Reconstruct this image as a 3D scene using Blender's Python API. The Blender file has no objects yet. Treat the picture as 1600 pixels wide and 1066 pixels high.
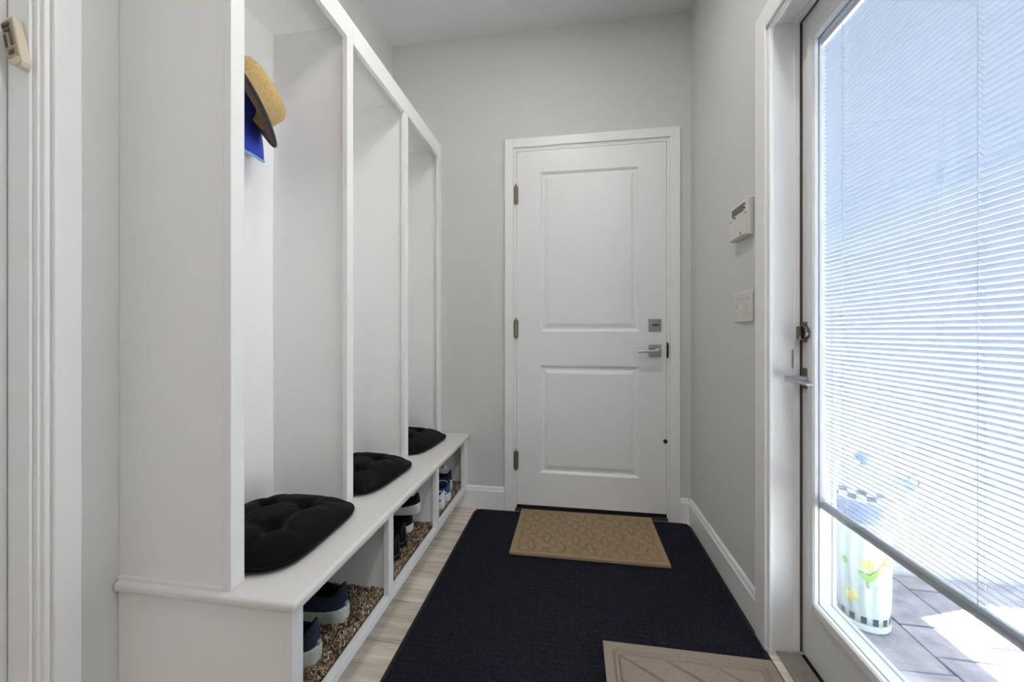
import bpy, bmesh, math, random
from mathutils import Vector, Matrix, Euler
random.seed(7)
S = bpy.context.scene
COL = S.collection

# ------------------------------------------------------------------ camera, sky, lights, exposure
cam_d = bpy.data.cameras.new('camera'); cam = bpy.data.objects.new('camera', cam_d); COL.objects.link(cam)
cam.location = (0, 0, 1.042); cam.rotation_euler = (math.radians(90), 0, math.radians(8.85))
cam_d.sensor_width = 36; cam_d.lens = 36 * 610 / 1600; cam_d.shift_y = -14 / 1600; cam_d.clip_start = 0.02
S.camera = cam
S.view_settings.view_transform = 'Standard'; S.view_settings.look = 'None'
S.view_settings.exposure = 0.08; S.view_settings.gamma = 1.0; S.view_settings.use_curve_mapping = False
S.cycles.transparent_max_bounces = 24; S.cycles.max_bounces = 14; S.cycles.diffuse_bounces = 8
S.cycles.sample_clamp_indirect = 12.0; S.cycles.use_denoising = True
S.cycles.caustics_reflective = False; S.cycles.caustics_refractive = False

W = bpy.data.worlds.new('sky'); S.world = W; W.use_nodes = True
wn = W.node_tree; wn.nodes.clear()
sky = wn.nodes.new('ShaderNodeTexSky'); sky.sky_type = 'NISHITA'; sky.sun_disc = False
sky.sun_elevation = math.radians(62); sky.sun_rotation = math.radians(-60); sky.air_density = 1.0; sky.dust_density = 1.6
bg = wn.nodes.new('ShaderNodeBackground'); bg.inputs['Strength'].default_value = 1.4
wo = wn.nodes.new('ShaderNodeOutputWorld')
sat = wn.nodes.new('ShaderNodeHueSaturation'); sat.inputs['Saturation'].default_value = 0.3
wn.links.new(sky.outputs['Color'], sat.inputs['Color']); wn.links.new(sat.outputs['Color'], bg.inputs['Color']); wn.links.new(bg.outputs['Background'], wo.inputs['Surface'])

def lamp(name, kind, loc, energy, color=(1, 1, 1), size=0.1, aim=None, sy=None, spread=None):
    d = bpy.data.lights.new(name, kind); d.energy = energy; d.color = color
    if kind == 'AREA':
        d.shape = 'RECTANGLE' if sy else 'DISK'; d.size = size
        if sy: d.size_y = sy
        if spread: d.spread = spread
    if kind == 'SUN': d.angle = math.radians(0.53)
    if kind in ('POINT', 'SPOT'): d.shadow_soft_size = size
    o = bpy.data.objects.new(name, d); COL.objects.link(o); o.location = loc
    if aim is not None: o.rotation_euler = (Vector(aim) - Vector(loc)).to_track_quat('-Z', 'Y').to_euler()
    return o
SUN_K = (0.08, -0.05)                       # horizontal run of the sun's rays per metre of drop
lamp('sun', 'SUN', (0, 0, 6), 190.0, (1.0, 0.97, 0.93), aim=(SUN_K[0], SUN_K[1], 5))
lamp('downlight_hall', 'AREA', (0.36, 0.1, 2.785), 9.0, (1.0, 0.965, 0.92), 0.13, aim=(0.36, 0.1, 0))
lamp('fill_near', 'AREA', (0.30, -1.4, 2.785), 10.5, (1.0, 0.96, 0.91), 0.13, aim=(0.30, -1.4, 0))  # fill added behind the viewer, no fixture known there

lamp('fill_end', 'AREA', (-0.05, 1.15, 2.785), 7.6, (1.0, 0.975, 0.94), 0.13, aim=(-0.05, 1.15, 0))  # added to brighten the far end of the hall, not a known fixture

# ------------------------------------------------------------------ materials
def lin(c):
    return tuple((v / 255 / 12.92 if v / 255 <= 0.04045 else ((v / 255 + 0.055) / 1.055) ** 2.4) for v in c)
def mat(name, rgb, rough=0.5, metal=0.0, noise=None, bump=None, sheen=0.0, coat=0.0, spec=None, var=0.0, alt=None, emit=None):
    """rgb in sRGB bytes; noise=(scale, amount) colour mottling; bump=(scale, strength, distance); var=random value per object"""
    m = bpy.data.materials.new(name); m.use_nodes = True
    n = m.node_tree; b = n.nodes['Principled BSDF']
    col = lin(rgb) + (1,)
    b.inputs['Base Color'].default_value = col; b.inputs['Roughness'].default_value = rough; b.inputs['Metallic'].default_value = metal
    if spec is not None: b.inputs['Specular IOR Level'].default_value = spec
    if sheen: b.inputs['Sheen Weight'].default_value = sheen; b.inputs['Sheen Roughness'].default_value = 0.5
    if coat: b.inputs['Coat Weight'].default_value = coat; b.inputs['Coat Roughness'].default_value = 0.2
    tc = n.nodes.new('ShaderNodeTexCoord')
    src = None
    if noise:
        t = n.nodes.new('ShaderNodeTexNoise'); t.inputs['Scale'].default_value = noise[0]; t.inputs['Detail'].default_value = 4
        n.links.new(tc.outputs['Object'], t.inputs['Vector'])
        r = n.nodes.new('ShaderNodeMix'); r.data_type = 'RGBA'
        r.inputs['A'].default_value = tuple(v * (1 - noise[1]) for v in col[:3]) + (1,)
        r.inputs['B'].default_value = (tuple(min(1, v * (1 + noise[1])) for v in col[:3]) + (1,)) if alt is None else lin(alt) + (1,)
        mr = n.nodes.new('ShaderNodeMapRange'); mr.inputs['From Min'].default_value = 0.35; mr.inputs['From Max'].default_value = 0.65
        n.links.new(t.outputs['Fac'], mr.inputs['Value']); n.links.new(mr.outputs['Result'], r.inputs['Factor'])
        src = r.outputs['Result']
    if var:
        oi = n.nodes.new('ShaderNodeObjectInfo'); hs = n.nodes.new('ShaderNodeHueSaturation')
        mr = n.nodes.new('ShaderNodeMapRange'); mr.inputs['To Min'].default_value = 1 - var; mr.inputs['To Max'].default_value = 1 + var
        n.links.new(oi.outputs['Random'], mr.inputs['Value']); n.links.new(mr.outputs['Result'], hs.inputs['Value'])
        if src: n.links.new(src, hs.inputs['Color'])
        else: hs.inputs['Color'].default_value = col
        src = hs.outputs['Color']
    if src: n.links.new(src, b.inputs['Base Color'])
    if bump:
        t = n.nodes.new('ShaderNodeTexNoise'); t.inputs['Scale'].default_value = bump[0]; t.inputs['Detail'].default_value = 3
        n.links.new(tc.outputs['Object'], t.inputs['Vector'])
        bp = n.nodes.new('ShaderNodeBump'); bp.inputs['Strength'].default_value = bump[1]; bp.inputs['Distance'].default_value = bump[2]
        n.links.new(t.outputs['Fac'], bp.inputs['Height']); n.links.new(bp.outputs['Normal'], b.inputs['Normal'])
    if emit:
        b.inputs['Emission Color'].default_value = lin(emit[0]) + (1,); b.inputs['Emission Strength'].default_value = emit[1]
    return m
M = {}
M['wall'] = mat('wall_paint', (211, 211, 210), 0.75, bump=(260, 0.12, 0.002), spec=0.25)
M['ceil'] = mat('ceiling_paint', (222, 224, 225), 0.85, bump=(200, 0.15, 0.002), spec=0.2)
M['white'] = mat('white_trim_paint', (236, 236, 236), 0.38, bump=(90, 0.03, 0.001))
M['locker'] = mat('white_locker_paint', (240, 240, 239), 0.42, bump=(60, 0.03, 0.001))
M['bench'] = mat('white_bench_paint', (226, 224, 222), 0.4, bump=(60, 0.03, 0.001))
M['door'] = mat('white_door_paint', (234, 234, 235), 0.34, bump=(70, 0.03, 0.001))
M['extdoor'] = mat('shaded_white_door_paint', (218, 217, 216), 0.4)  # white paint, with its shade put into a greyer base colour
M['vinyl'] = mat('white_vinyl', (222, 226, 232), 0.35)
M['nickel'] = mat('satin_nickel', (176, 176, 180), 0.32, 1.0)
M['darknickel'] = mat('dark_nickel', (112, 107, 103), 0.35, 1.0)
M['bronze'] = mat('antique_nickel_hinge', (150, 142, 122), 0.35, 1.0)
M['black'] = mat('black_rubber', (17, 17, 18), 0.6)
M['gasket'] = mat('dark_gasket', (84, 79, 73), 0.7)
M['sill'] = mat('grey_metal_sill', (150, 146, 138), 0.45, 0.4, noise=(40, 0.08))
M['grout'] = mat('floor_grout', (150, 142, 133), 0.9)
M['cushion'] = mat('black_cushion_fabric', (13, 13, 14), 0.95, bump=(900, 0.5, 0.001), sheen=0.06, spec=0.1)
M['matblack'] = mat('charcoal_mat_pile', (32, 33, 43), 0.95, noise=(220, 0.45), bump=(700, 0.6, 0.002), spec=0.15)
M['matrubber'] = mat('black_mat_rubber', (20, 20, 22), 0.6)
M['matbeige'] = mat('beige_mat_pile', (156, 136, 107), 0.95, noise=(420, 0.16), bump=(800, 0.3, 0.001), spec=0.1)
M['mattaupe'] = mat('taupe_mat_pile', (150, 137, 122), 0.95, noise=(420, 0.20), bump=(800, 0.3, 0.001), spec=0.1)
M['plastic'] = mat('off_white_plastic', (214, 212, 206), 0.45)
M['beigeplastic'] = mat('aged_beige_plastic', (205, 196, 174), 0.5)
M['olive'] = mat('brown_board', (162, 150, 124), 0.6, noise=(220, 0.3))
M['darkmark'] = mat('dark_print', (84, 78, 68), 0.6)
M['lcd'] = mat('green_display', (62, 84, 44), 0.25)
M['rail'] = mat('blind_rail_metal', (196, 202, 208), 0.35, 0.25)
M['stucco'] = mat('outside_stucco', (186, 189, 195), 0.9, bump=(60, 0.3, 0.004))
M['paver'] = mat('slate_paver', (146, 143, 148), 0.85, noise=(14, 0.20), bump=(40, 0.5, 0.004), var=0.10)
M['bounce'] = mat('bounce_concrete', (205, 202, 196), 0.9, noise=(6, 0.08))  # unseen ground past the pavers, made pale to bounce light indoors
M['sand'] = mat('paver_joint_sand', (122, 119, 120), 0.95)
M['ceramic'] = mat('glazed_ceramic', (208, 222, 218), 0.2, coat=0.3)
M['yellow'] = mat('painted_yellow', (240, 222, 120), 0.3)
M['leafgreen'] = mat('painted_green', (134, 176, 92), 0.3)
M['checkblack'] = mat('painted_black', (62, 66, 76), 0.3)
M['bowlshade'] = mat('bowl_shade_blue', (120, 134, 166), 0.3, noise=(30, 0.2))  # bowl's blue shadow put into its colour; finial and handle reuse it
M['navy'] = mat('navy_knit', (36, 46, 66), 0.9, noise=(240, 0.25), bump=(500, 0.5, 0.001))
M['palesole'] = mat('pale_rubber_sole', (190, 198, 186), 0.6, noise=(40, 0.12))
M['blackknit'] = mat('black_knit', (15, 15, 17), 0.9, bump=(500, 0.4, 0.001))
M['leather'] = mat('black_leather', (17, 17, 20), 0.28, bump=(240, 0.2, 0.001))
M['whitesole'] = mat('white_rubber_sole', (220, 222, 218), 0.5)
M['purple'] = mat('purple_mesh', (42, 25, 78), 0.8, bump=(400, 0.4, 0.001))
M['blue'] = mat('blue_mesh', (34, 92, 156), 0.75, bump=(400, 0.4, 0.001))
M['offwhite'] = mat('white_mesh', (222, 222, 226), 0.7)
M['redprint'] = mat('white_red_print', (228, 220, 216), 0.7, noise=(70, 0.05), alt=(176, 40, 40))
M['lining'] = mat('dark_shoe_lining', (14, 14, 17), 0.95)
M['greystripe'] = mat('grey_stripe', (150, 150, 160), 0.6)
M['capblue'] = mat('royal_blue_cotton', (38, 56, 168), 0.85, bump=(600, 0.3, 0.001))
M['captrim'] = mat('light_blue_trim', (130, 184, 224), 0.7)
M['capdark'] = mat('navy_cotton', (30, 36, 96), 0.8)
M['hatedge'] = mat('charcoal_binding', (50, 50, 56), 0.8)
M['hatunder'] = mat('brown_straw', (98, 78, 56), 0.85, noise=(160, 0.3), bump=(300, 0.5, 0.001))

def straw():
    m = mat('tan_straw', (205, 176, 116), 0.85); n = m.node_tree; b = n.nodes['Principled BSDF']
    uv = n.nodes.new('ShaderNodeUVMap'); ck = n.nodes.new('ShaderNodeTexBrick')
    ck.inputs['Scale'].default_value = 1; ck.inputs['Brick Width'].default_value = 0.007; ck.inputs['Row Height'].default_value = 0.0055
    ck.inputs['Mortar Size'].default_value = 0.0006; ck.inputs['Color1'].default_value = lin((214, 188, 132)) + (1,)
    ck.inputs['Color2'].default_value = lin((196, 166, 108)) + (1,); ck.inputs['Mortar'].default_value = lin((176, 146, 96)) + (1,)
    n.links.new(uv.outputs['UV'], ck.inputs['Vector']); n.links.new(ck.outputs['Color'], b.inputs['Base Color'])
    bp = n.nodes.new('ShaderNodeBump'); bp.inputs['Strength'].default_value = 0.6; bp.inputs['Distance'].default_value = 0.002; bp.invert = True
    n.links.new(ck.outputs['Fac'], bp.inputs['Height']); n.links.new(bp.outputs['Normal'], b.inputs['Normal'])
    return m
M['straw'] = straw()

def wood_tile():
    m = mat('wood_look_tile', (186, 174, 160), 0.42); n = m.node_tree; b = n.nodes['Principled BSDF']
    tc = n.nodes.new('ShaderNodeTexCoord'); mp = n.nodes.new('ShaderNodeMapping'); oi = n.nodes.new('ShaderNodeObjectInfo')
    mp.inputs['Scale'].default_value = (2.2, 26, 1)
    cv = n.nodes.new('ShaderNodeCombineXYZ'); mu = n.nodes.new('ShaderNodeMath'); mu.operation = 'MULTIPLY'; mu.inputs[1].default_value = 37
    n.links.new(oi.outputs['Random'], mu.inputs[0]); n.links.new(mu.outputs[0], cv.inputs['Z']); n.links.new(mu.outputs[0], cv.inputs['Y'])
    n.links.new(tc.outputs['Object'], mp.inputs['Vector']); n.links.new(cv.outputs[0], mp.inputs['Location'])
    nz = n.nodes.new('ShaderNodeTexNoise'); nz.inputs['Scale'].default_value = 1.6; nz.inputs['Detail'].default_value = 5; nz.inputs['Distortion'].default_value = 0.6
    n.links.new(mp.outputs['Vector'], nz.inputs['Vector'])
    cr = n.nodes.new('ShaderNodeValToRGB')
    cr.color_ramp.elements[0].position = 0.3; cr.color_ramp.elements[0].color = lin((188, 176, 161)) + (1,)
    cr.color_ramp.elements[1].position = 0.7; cr.color_ramp.elements[1].color = lin((238, 227, 212)) + (1,)
    n.links.new(nz.outputs['Fac'], cr.inputs['Fac'])
    hs = n.nodes.new('ShaderNodeHueSaturation'); mr = n.nodes.new('ShaderNodeMapRange')
    mr.inputs['To Min'].default_value = 0.90; mr.inputs['To Max'].default_value = 1.07
    n.links.new(oi.outputs['Random'], mr.inputs['Value']); n.links.new(mr.outputs['Result'], hs.inputs['Value'])
    n.links.new(cr.outputs['Color'], hs.inputs['Color']); n.links.new(hs.outputs['Color'], b.inputs['Base Color'])
    return m
M['tile'] = wood_tile()

def glass_mat():
    m = bpy.data.materials.new('clear_glass'); m.use_nodes = True; n = m.node_tree; n.nodes.clear()
    t = n.nodes.new('ShaderNodeBsdfTransparent'); t.inputs['Color'].default_value = (0.97, 0.985, 0.99, 1)
    g = n.nodes.new('ShaderNodeBsdfGlossy'); g.inputs['Roughness'].default_value = 0.0
    f = n.nodes.new('ShaderNodeFresnel'); f.inputs['IOR'].default_value = 1.45
    k = n.nodes.new('ShaderNodeMath'); k.operation = 'MULTIPLY'; k.inputs[1].default_value = 0.2
    x = n.nodes.new('ShaderNodeMixShader'); o = n.nodes.new('ShaderNodeOutputMaterial')
    n.links.new(f.outputs[0], k.inputs[0]); n.links.new(k.outputs[0], x.inputs[0])
    n.links.new(t.outputs[0], x.inputs[1]); n.links.new(g.outputs[0], x.inputs[2]); n.links.new(x.outputs[0], o.inputs['Surface'])
    return m
M['glass'] = glass_mat()

def slat_mat():
    m = bpy.data.materials.new('white_blind_slat'); m.use_nodes = True; n = m.node_tree; b = n.nodes['Principled BSDF']
    b.inputs['Base Color'].default_value = lin((222, 228, 236)) + (1,); b.inputs['Roughness'].default_value = 0.4
    t = n.nodes.new('ShaderNodeBsdfTranslucent'); t.inputs['Color'].default_value = lin((214, 224, 238)) + (1,)
    x = n.nodes.new('ShaderNodeMixShader'); x.inputs[0].default_value = 0.34
    o = n.nodes['Material Output']
    n.links.new(b.outputs[0], x.inputs[1]); n.links.new(t.outputs[0], x.inputs[2]); n.links.new(x.outputs[0], o.inputs['Surface'])
    return m
M['slat'] = slat_mat()

def shag_mat():
    m = mat('shag_strands', (140, 120, 96), 0.8); n = m.node_tree; b = n.nodes['Principled BSDF']
    a = n.nodes.new('ShaderNodeVertexColor'); a.layer_name = 'strand'
    n.links.new(a.outputs['Color'], b.inputs['Base Color']); return m
M['shag'] = shag_mat()
M['shagbase'] = mat('rug_backing', (70, 56, 44), 0.95)

# ------------------------------------------------------------------ builders
def link(name, me, m, parent=None, bevel=0.0, smooth=False, seg=2):
    o = bpy.data.objects.new(name, me); COL.objects.link(o)
    if m is not None: me.materials.append(m)
    if parent is not None: o.parent = parent
    if bevel:
        b = o.modifiers.new('bevel', 'BEVEL'); b.width = bevel; b.segments = seg; b.limit_method = 'ANGLE'; b.angle_limit = math.radians(40)
        smooth = False
    if smooth:
        for p in me.polygons: p.use_smooth = True
    return o
def add_box(bm, x0, x1, y0, y1, z0, z1):
    v = [bm.verts.new((x, y, z)) for z in (z0, z1) for y in (y0, y1) for x in (x0, x1)]
    for f in ((0, 2, 3, 1), (4, 5, 7, 6), (0, 1, 5, 4), (2, 6, 7, 3), (0, 4, 6, 2), (1, 3, 7, 5)): bm.faces.new([v[i] for i in f])
def off(parent):
    return Vector(parent.get('_w', (0, 0, 0))) if parent is not None else Vector((0, 0, 0))
def fin(name, bm, m, parent=None, bevel=0.0, smooth=False, recalc=True, seg=2, world=True):
    """geometry is given in world coordinates; a child keeps it relative to its thing's base"""
    if recalc: bmesh.ops.recalc_face_normals(bm, faces=bm.faces)
    if world and parent is not None:
        d = off(parent)
        if d.length: bmesh.ops.translate(bm, verts=bm.verts, vec=-d)
    me = bpy.data.meshes.new(name); bm.to_mesh(me); bm.free()
    o = link(name, me, m, parent, bevel, smooth, seg)
    o['_w'] = tuple(off(parent)) if world else (0, 0, 0)
    return o
def boxes(name, lst, m, parent=None, bevel=0.0, world=True):
    bm = bmesh.new()
    for b in lst: add_box(bm, *b)
    return fin(name, bm, m, parent, bevel, world=world)
def thing(name, label, cat, loc, group=None, rz=0.0, kind=None):
    o = bpy.data.objects.new(name, None); COL.objects.link(o); o.location = loc; o.rotation_euler = (0, 0, rz)
    o.empty_display_size = 0.05
    o['_w'] = tuple(loc)
    return tag(o, label, cat, group, kind)
def tag(o, label, cat=None, group=None, kind=None):
    o['label'] = label
    if cat: o['category'] = cat
    if group: o['group'] = group
    if kind: o['kind'] = kind
    return o
def tube(bm, pts, r, n=8, closed=False, radii=None):
    pts = [Vector(p) for p in pts]; rings = []; N = len(pts); up = None
    for i, p in enumerate(pts):
        if closed: d = pts[(i + 1) % N] - pts[i - 1]
        else: d = pts[min(i + 1, N - 1)] - pts[max(i - 1, 0)]
        d.normalize()
        if up is None or abs(up.dot(d)) > 0.95: up = Vector((0, 0, 1)) if abs(d.z) < 0.9 else Vector((1, 0, 0))
        a = d.cross(up).normalized(); b = a.cross(d).normalized(); up = b
        rr = radii[i] if radii else r
        rings.append([bm.verts.new(p + a * (rr * math.cos(2 * math.pi * k / n)) + b * (rr * math.sin(2 * math.pi * k / n))) for k in range(n)])
    for i in range(N if closed else N - 1):
        A, B = rings[i], rings[(i + 1) % N]
        for k in range(n): bm.faces.new((A[k], A[(k + 1) % n], B[(k + 1) % n], B[k]))
    if not closed: bm.faces.new(rings[0][::-1]); bm.faces.new(rings[-1])
def rings_mesh(bm, rings, cap0=False, cap1=False, closed=True):
    R = [[bm.verts.new(p) for p in r] for r in rings]
    for A, B in zip(R, R[1:]):
        n = len(A)
        for k in range(n if closed else n - 1): bm.faces.new((A[k], A[(k + 1) % n], B[(k + 1) % n], B[k]))
    if cap0: bm.faces.new(R[0][::-1])
    if cap1: bm.faces.new(R[-1])
    return R
def lathe(bm, prof, c=(0, 0, 0), n=32, cap0=False, cap1=False):
    rings_mesh(bm, [[(c[0] + r * math.cos(2 * math.pi * k / n), c[1] + r * math.sin(2 * math.pi * k / n), c[2] + z) for k in range(n)] for r, z in prof], cap0, cap1)
def prism(bm, poly, axis, a0, a1):
    """extrude a 2-D polygon along an axis: 'x' -> poly is (y, z); 'y' -> (x, z); 'z' -> (x, y)"""
    def P(p, a): return {'x': (a, p[0], p[1]), 'y': (p[0], a, p[1]), 'z': (p[0], p[1], a)}[axis]
    rings_mesh(bm, [[P(p, a0) for p in poly], [P(p, a1) for p in poly]], True, True)

XL, XR, YB, ZC, YN = -1.095, 0.64, 2.262, 2.80, -2.7
XO = 0.79                                                    # outer face of the right-hand wall
# ------------------------------------------------------------------ room shell
def struct(o, label): return tag(o, label, None, None, 'structure')
D2Y0, D2Y1, D2Z = 0.474, 1.388, 2.037                         # glass door leaf
struct(boxes('wall_right', [(XR, XO, D2Y1 + 0.02, YB + 0.15, 0, ZC), (XR, XO, YN, D2Y0 - 0.02, 0, ZC), (XR, XO, D2Y0 - 0.02, D2Y1 + 0.02, D2Z + 0.025, ZC)], M['wall']), 'pale grey painted wall on the right holding the glass door')
struct(boxes('wall_back', [(XL - 0.15, -0.345, YB, YB + 0.15, 0, ZC), (0.532, XO, YB, YB + 0.15, 0, ZC), (-0.345, 0.532, YB, YB + 0.15, 2.11, ZC)], M['wall']), 'pale grey painted end wall around the white panelled door')
LD0, LD1 = -0.24, 0.645                                       # doorway in the left wall
struct(boxes('wall_left', [(XL - 0.15, XL, LD1 + 0.02, YB, 0, ZC), (XL - 0.15, XL, YN, LD0 - 0.02, 0, ZC), (XL - 0.15, XL, LD0 - 0.02, LD1 + 0.02, 2.06, ZC)], M['wall']), 'pale grey painted wall on the left behind the locker')
struct(boxes('wall_near', [(XL - 0.15, XO, YN - 0.15, YN, 0, ZC)], M['wall']), 'pale grey painted wall behind the viewer')
struct(boxes('ceiling', [(XL - 0.15, XO, YN - 0.15, YB + 0.15, ZC, ZC + 0.15)], M['ceil']), 'flat pale grey painted ceiling')

fl = boxes('floor', [(XL - 0.15, XO, YN - 0.15, YB + 0.15, -0.12, -0.0085)], M['grout'])
struct(fl, 'pale wood-look plank tile floor')
PW = 0.195; Y0 = 1.232; tile_meshes = {}
row = 0; k0 = int(math.ceil((YN - Y0) / PW)) - 1
for r in range(k0, int((YB - Y0) / PW) + 1):
    y0 = Y0 + r * PW; y1 = min(y0 + PW, YB + 0.02); y0 = max(y0, YN)
    if y1 - y0 < 0.02: continue
    x = XL - 0.9 + [0.05, 0.45, 0.85][r % 3]
    while x < XO - 0.06:
        a, b = max(x, XL), min(x + 1.2, XO - 0.05)
        if b - a > 0.03:
            w, h = b - a - 0.003, y1 - y0 - 0.003
            key = (round(w, 3), round(h, 3))
            if key not in tile_meshes:
                bm = bmesh.new(); add_box(bm, -w / 2, w / 2, -h / 2, h / 2, -0.0085, 0)
                tile_meshes[key] = (bm,)
                bmesh.ops.recalc_face_normals(bm, faces=bm.faces); me = bpy.data.meshes.new('plank'); bm.to_mesh(me); bm.free(); me.materials.append(M['tile']); tile_meshes[key] = me
            o = bpy.data.objects.new('plank', tile_meshes[key]); COL.objects.link(o); o.parent = fl; o.location = ((a + b) / 2, (y0 + y1) / 2, 0)
        x += 1.2

def baseboard(name, label, axis, a0, a1, wall, sgn):
    """profiled baseboard, 13 cm tall, standing off the wall plane"""
    t = 0.015; prof = [(0, 0), (t, 0), (t, 0.105), (t - 0.004, 0.112), (t - 0.0065, 0.124), (0.004, 0.131), (0, 0.131)]
    bm = bmesh.new()
    if axis == 'x': prism(bm, [(wall + sgn * p, z) for p, z in prof], 'x', a0, a1)
    else: prism(bm, [(wall + sgn * p, z) for p, z in prof], 'y', a0, a1)
    return struct(fin(name, bm, M['white'], smooth=False), label)
baseboard('baseboard_right', 'white baseboard along the right wall beside the dark mat', 'y', 1.456, YB, XR, -1)
baseboard('baseboard_back', 'short white baseboard between the bench and the panelled door', 'x', -0.70, -0.394, YB, -1)
baseboard('baseboard_corner', 'tiny white baseboard in the corner right of the panelled door', 'x', 0.579, XR - 0.015, YB, -1)
baseboard('baseboard_left', 'white baseboard on the left wall behind the viewer', 'y', YN, LD0 - 0.075, XL, 1)

# ------------------------------------------------------------------ panelled door in the end wall
def casing(name, label, axis, face, sgn, a0, a1, w, top, m, bead=0.010):
    """three-sided door casing; a0/a1 inner edges, w width, on the wall plane 'face', standing out by sgn*0.02"""
    t = 0.022; bm = bmesh.new()
    def B(u0, u1, z0, z1, d0, d1):
        lo, hi = sorted((face + sgn * d0, face + sgn * d1))
        if axis == 'x': add_box(bm, u0, u1, lo, hi, z0, z1)
        else: add_box(bm, lo, hi, u0, u1, z0, z1)
    B(a0 - w, a0 - bead, 0, top + w, 0, t); B(a1 + bead, a1 + w, 0, top + w, 0, t); B(a0 - bead, a1 + bead, top + bead, top + w, 0, t)
    B(a0 - bead, a0, 0, top + bead, 0, t * 0.6); B(a1, a1 + bead, 0, top + bead, 0, t * 0.6); B(a0, a1, top, top + bead, 0, t * 0.6)
    return struct(fin(name, bm, m, bevel=0.003), label)
casing('trim_1', 'white casing around the panelled door at the end of the hall', 'x', YB, -1, -0.331, 0.517, 0.062, 2.103, M['white'])
DX0, DX1, DZ0, DZ1, DF = -0.322, 0.509, 0.040, 2.090, 2.252
struct(boxes('trim_2', [(-0.345, DX0 - 0.003, DF, YB + 0.14, 0, 2.11), (DX1 + 0.003, 0.532, DF, YB + 0.14, 0, 2.11), (DX0 - 0.003, DX1 + 0.003, DF, YB + 0.14, DZ1 + 0.003, 2.11)], M['white']), 'white jamb lining of the panelled door')
d1 = thing('door_1', 'white two-panel door with satin nickel lever and deadbolt in the end wall', None, ((DX0 + DX1) / 2, DF, 0), kind='structure')
PANELS = [(-0.189, 0.359, 1.045, 1.965), (-0.183, 0.369, 0.228, 0.850)]
PX0, PX1 = -0.186, 0.364
bm = bmesh.new(); yb = DF + 0.044
for b in ((DX0, PX0, DZ0, DZ1), (PX1, DX1, DZ0, DZ1), (PX0, PX1, 1.965, DZ1), (PX0, PX1, 0.850, 1.045), (PX0, PX1, DZ0, 0.228)):
    add_box(bm, b[0], b[1], DF, yb, b[2], b[3])
fin('door_leaf', bm, M['door'], d1)
for z0, z1 in ((1.045, 1.965), (0.228, 0.850)):
    bm = bmesh.new(); lv = [(0.0, 0.0), (0.006, 0.004), (0.014, 0.011), (0.024, 0.011), (0.046, 0.003), (0.050, 0.003)]
    rs = [[(PX0 + i, DF + d, z0 + i), (PX1 - i, DF + d, z0 + i), (PX1 - i, DF + d, z1 - i), (PX0 + i, DF + d, z1 - i)] for i, d in lv]
    rings_mesh(bm, rs, False, True); fin('panel', bm, M['door'], d1)
boxes('door_sweep', [(DX0, DX1, DF + 0.004, yb, 0.022, DZ0)], M['black'], d1)
def square_rose(name, x, z, w, parent, m):
    return boxes(name, [(x - w / 2, x + w / 2, DF - 0.009, DF, z - w / 2, z + w / 2)], m, parent, 0.002)
db = square_rose('deadbolt', 0.447, 1.082, 0.066, d1, M['nickel'])
bm = bmesh.new()
prism(bm, [(0.447 - 0.023, 1.081), (0.447 - 0.012, 1.087), (0.447, 1.090), (0.447 + 0.012, 1.087), (0.447 + 0.023, 1.081), (0.447 + 0.01, 1.077), (0.447, 1.073), (0.447 - 0.01, 1.077)], 'y', DF - 0.026, DF - 0.0091)
fin('thumb_turn', bm, M['darknickel'], db, 0.002)
lv = square_rose('lever_rose', 0.447, 0.940, 0.066, d1, M['nickel'])
bm = bmesh.new()
tube(bm, [(0.452, DF - 0.009, 0.942), (0.452, DF - 0.045, 0.942)], 0.011, 14)
prism(bm, [(0.464, 0.952), (0.464, 0.934), (0.43, 0.931), (0.352, 0.929), (0.347, 0.933), (0.348, 0.939), (0.36, 0.941), (0.43, 0.945)], 'y', DF - 0.062, DF - 0.044)
fin('door_lever', bm, M['nickel'], lv, 0.0025)
for z in (1.838, 1.062, 0.297):
    bm = bmesh.new(); hx, hy = DX0 - 0.004, DF - 0.011
    lathe(bm, [(0.0035, -0.058), (0.0065, -0.052), (0.0078, -0.05), (0.0078, 0.05), (0.0068, 0.0505), (0.0068, 0.053), (0.004, 0.058), (0.0045, 0.062), (0.001, 0.065)], (hx, hy, z), 14, True, True)
    add_box(bm, hx - 0.013, hx + 0.013, DF - 0.004, DF + 0.003, z - 0.05, z + 0.05)
    fin('hinge', bm, M['bronze'], d1, smooth=False)
bm = bmesh.new(); tube(bm, [(DX1 - 0.006, DF - 0.007, 0.441), (DX1 - 0.006, DF, 0.441)], 0.011, 18); fin('door_bumper', bm, M['black'], d1)
bm = bmesh.new(); prism(bm, [(DF - 0.002, 0.985), (DF - 0.014, 0.972), (DF - 0.016, 0.95), (DF - 0.014, 0.912), (DF - 0.002, 0.90), (DF + 0.01, 0.90), (DF + 0.01, 0.985)], 'x', DX1 + 0.002, DX1 + 0.0085); fin('strike_plate', bm, M['black'], d1)
th = thing('door_threshold', 'black threshold under the white panelled door', 'threshold', ((DX0 + DX1) / 2, DF, 0))
bm = bmesh.new(); prism(bm, [(2.244, 0.0005), (2.244, 0.006), (2.252, 0.018), (2.262, 0.0215), (2.33, 0.0215), (2.33, 0.0005)], 'x', -0.331, 0.517); fin('saddle', bm, M['black'], th)
boxes('edge_strip', [(-0.331, 0.517, 2.240, 2.244, 0.0005, 0.004)], M['sill'], th)

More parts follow.
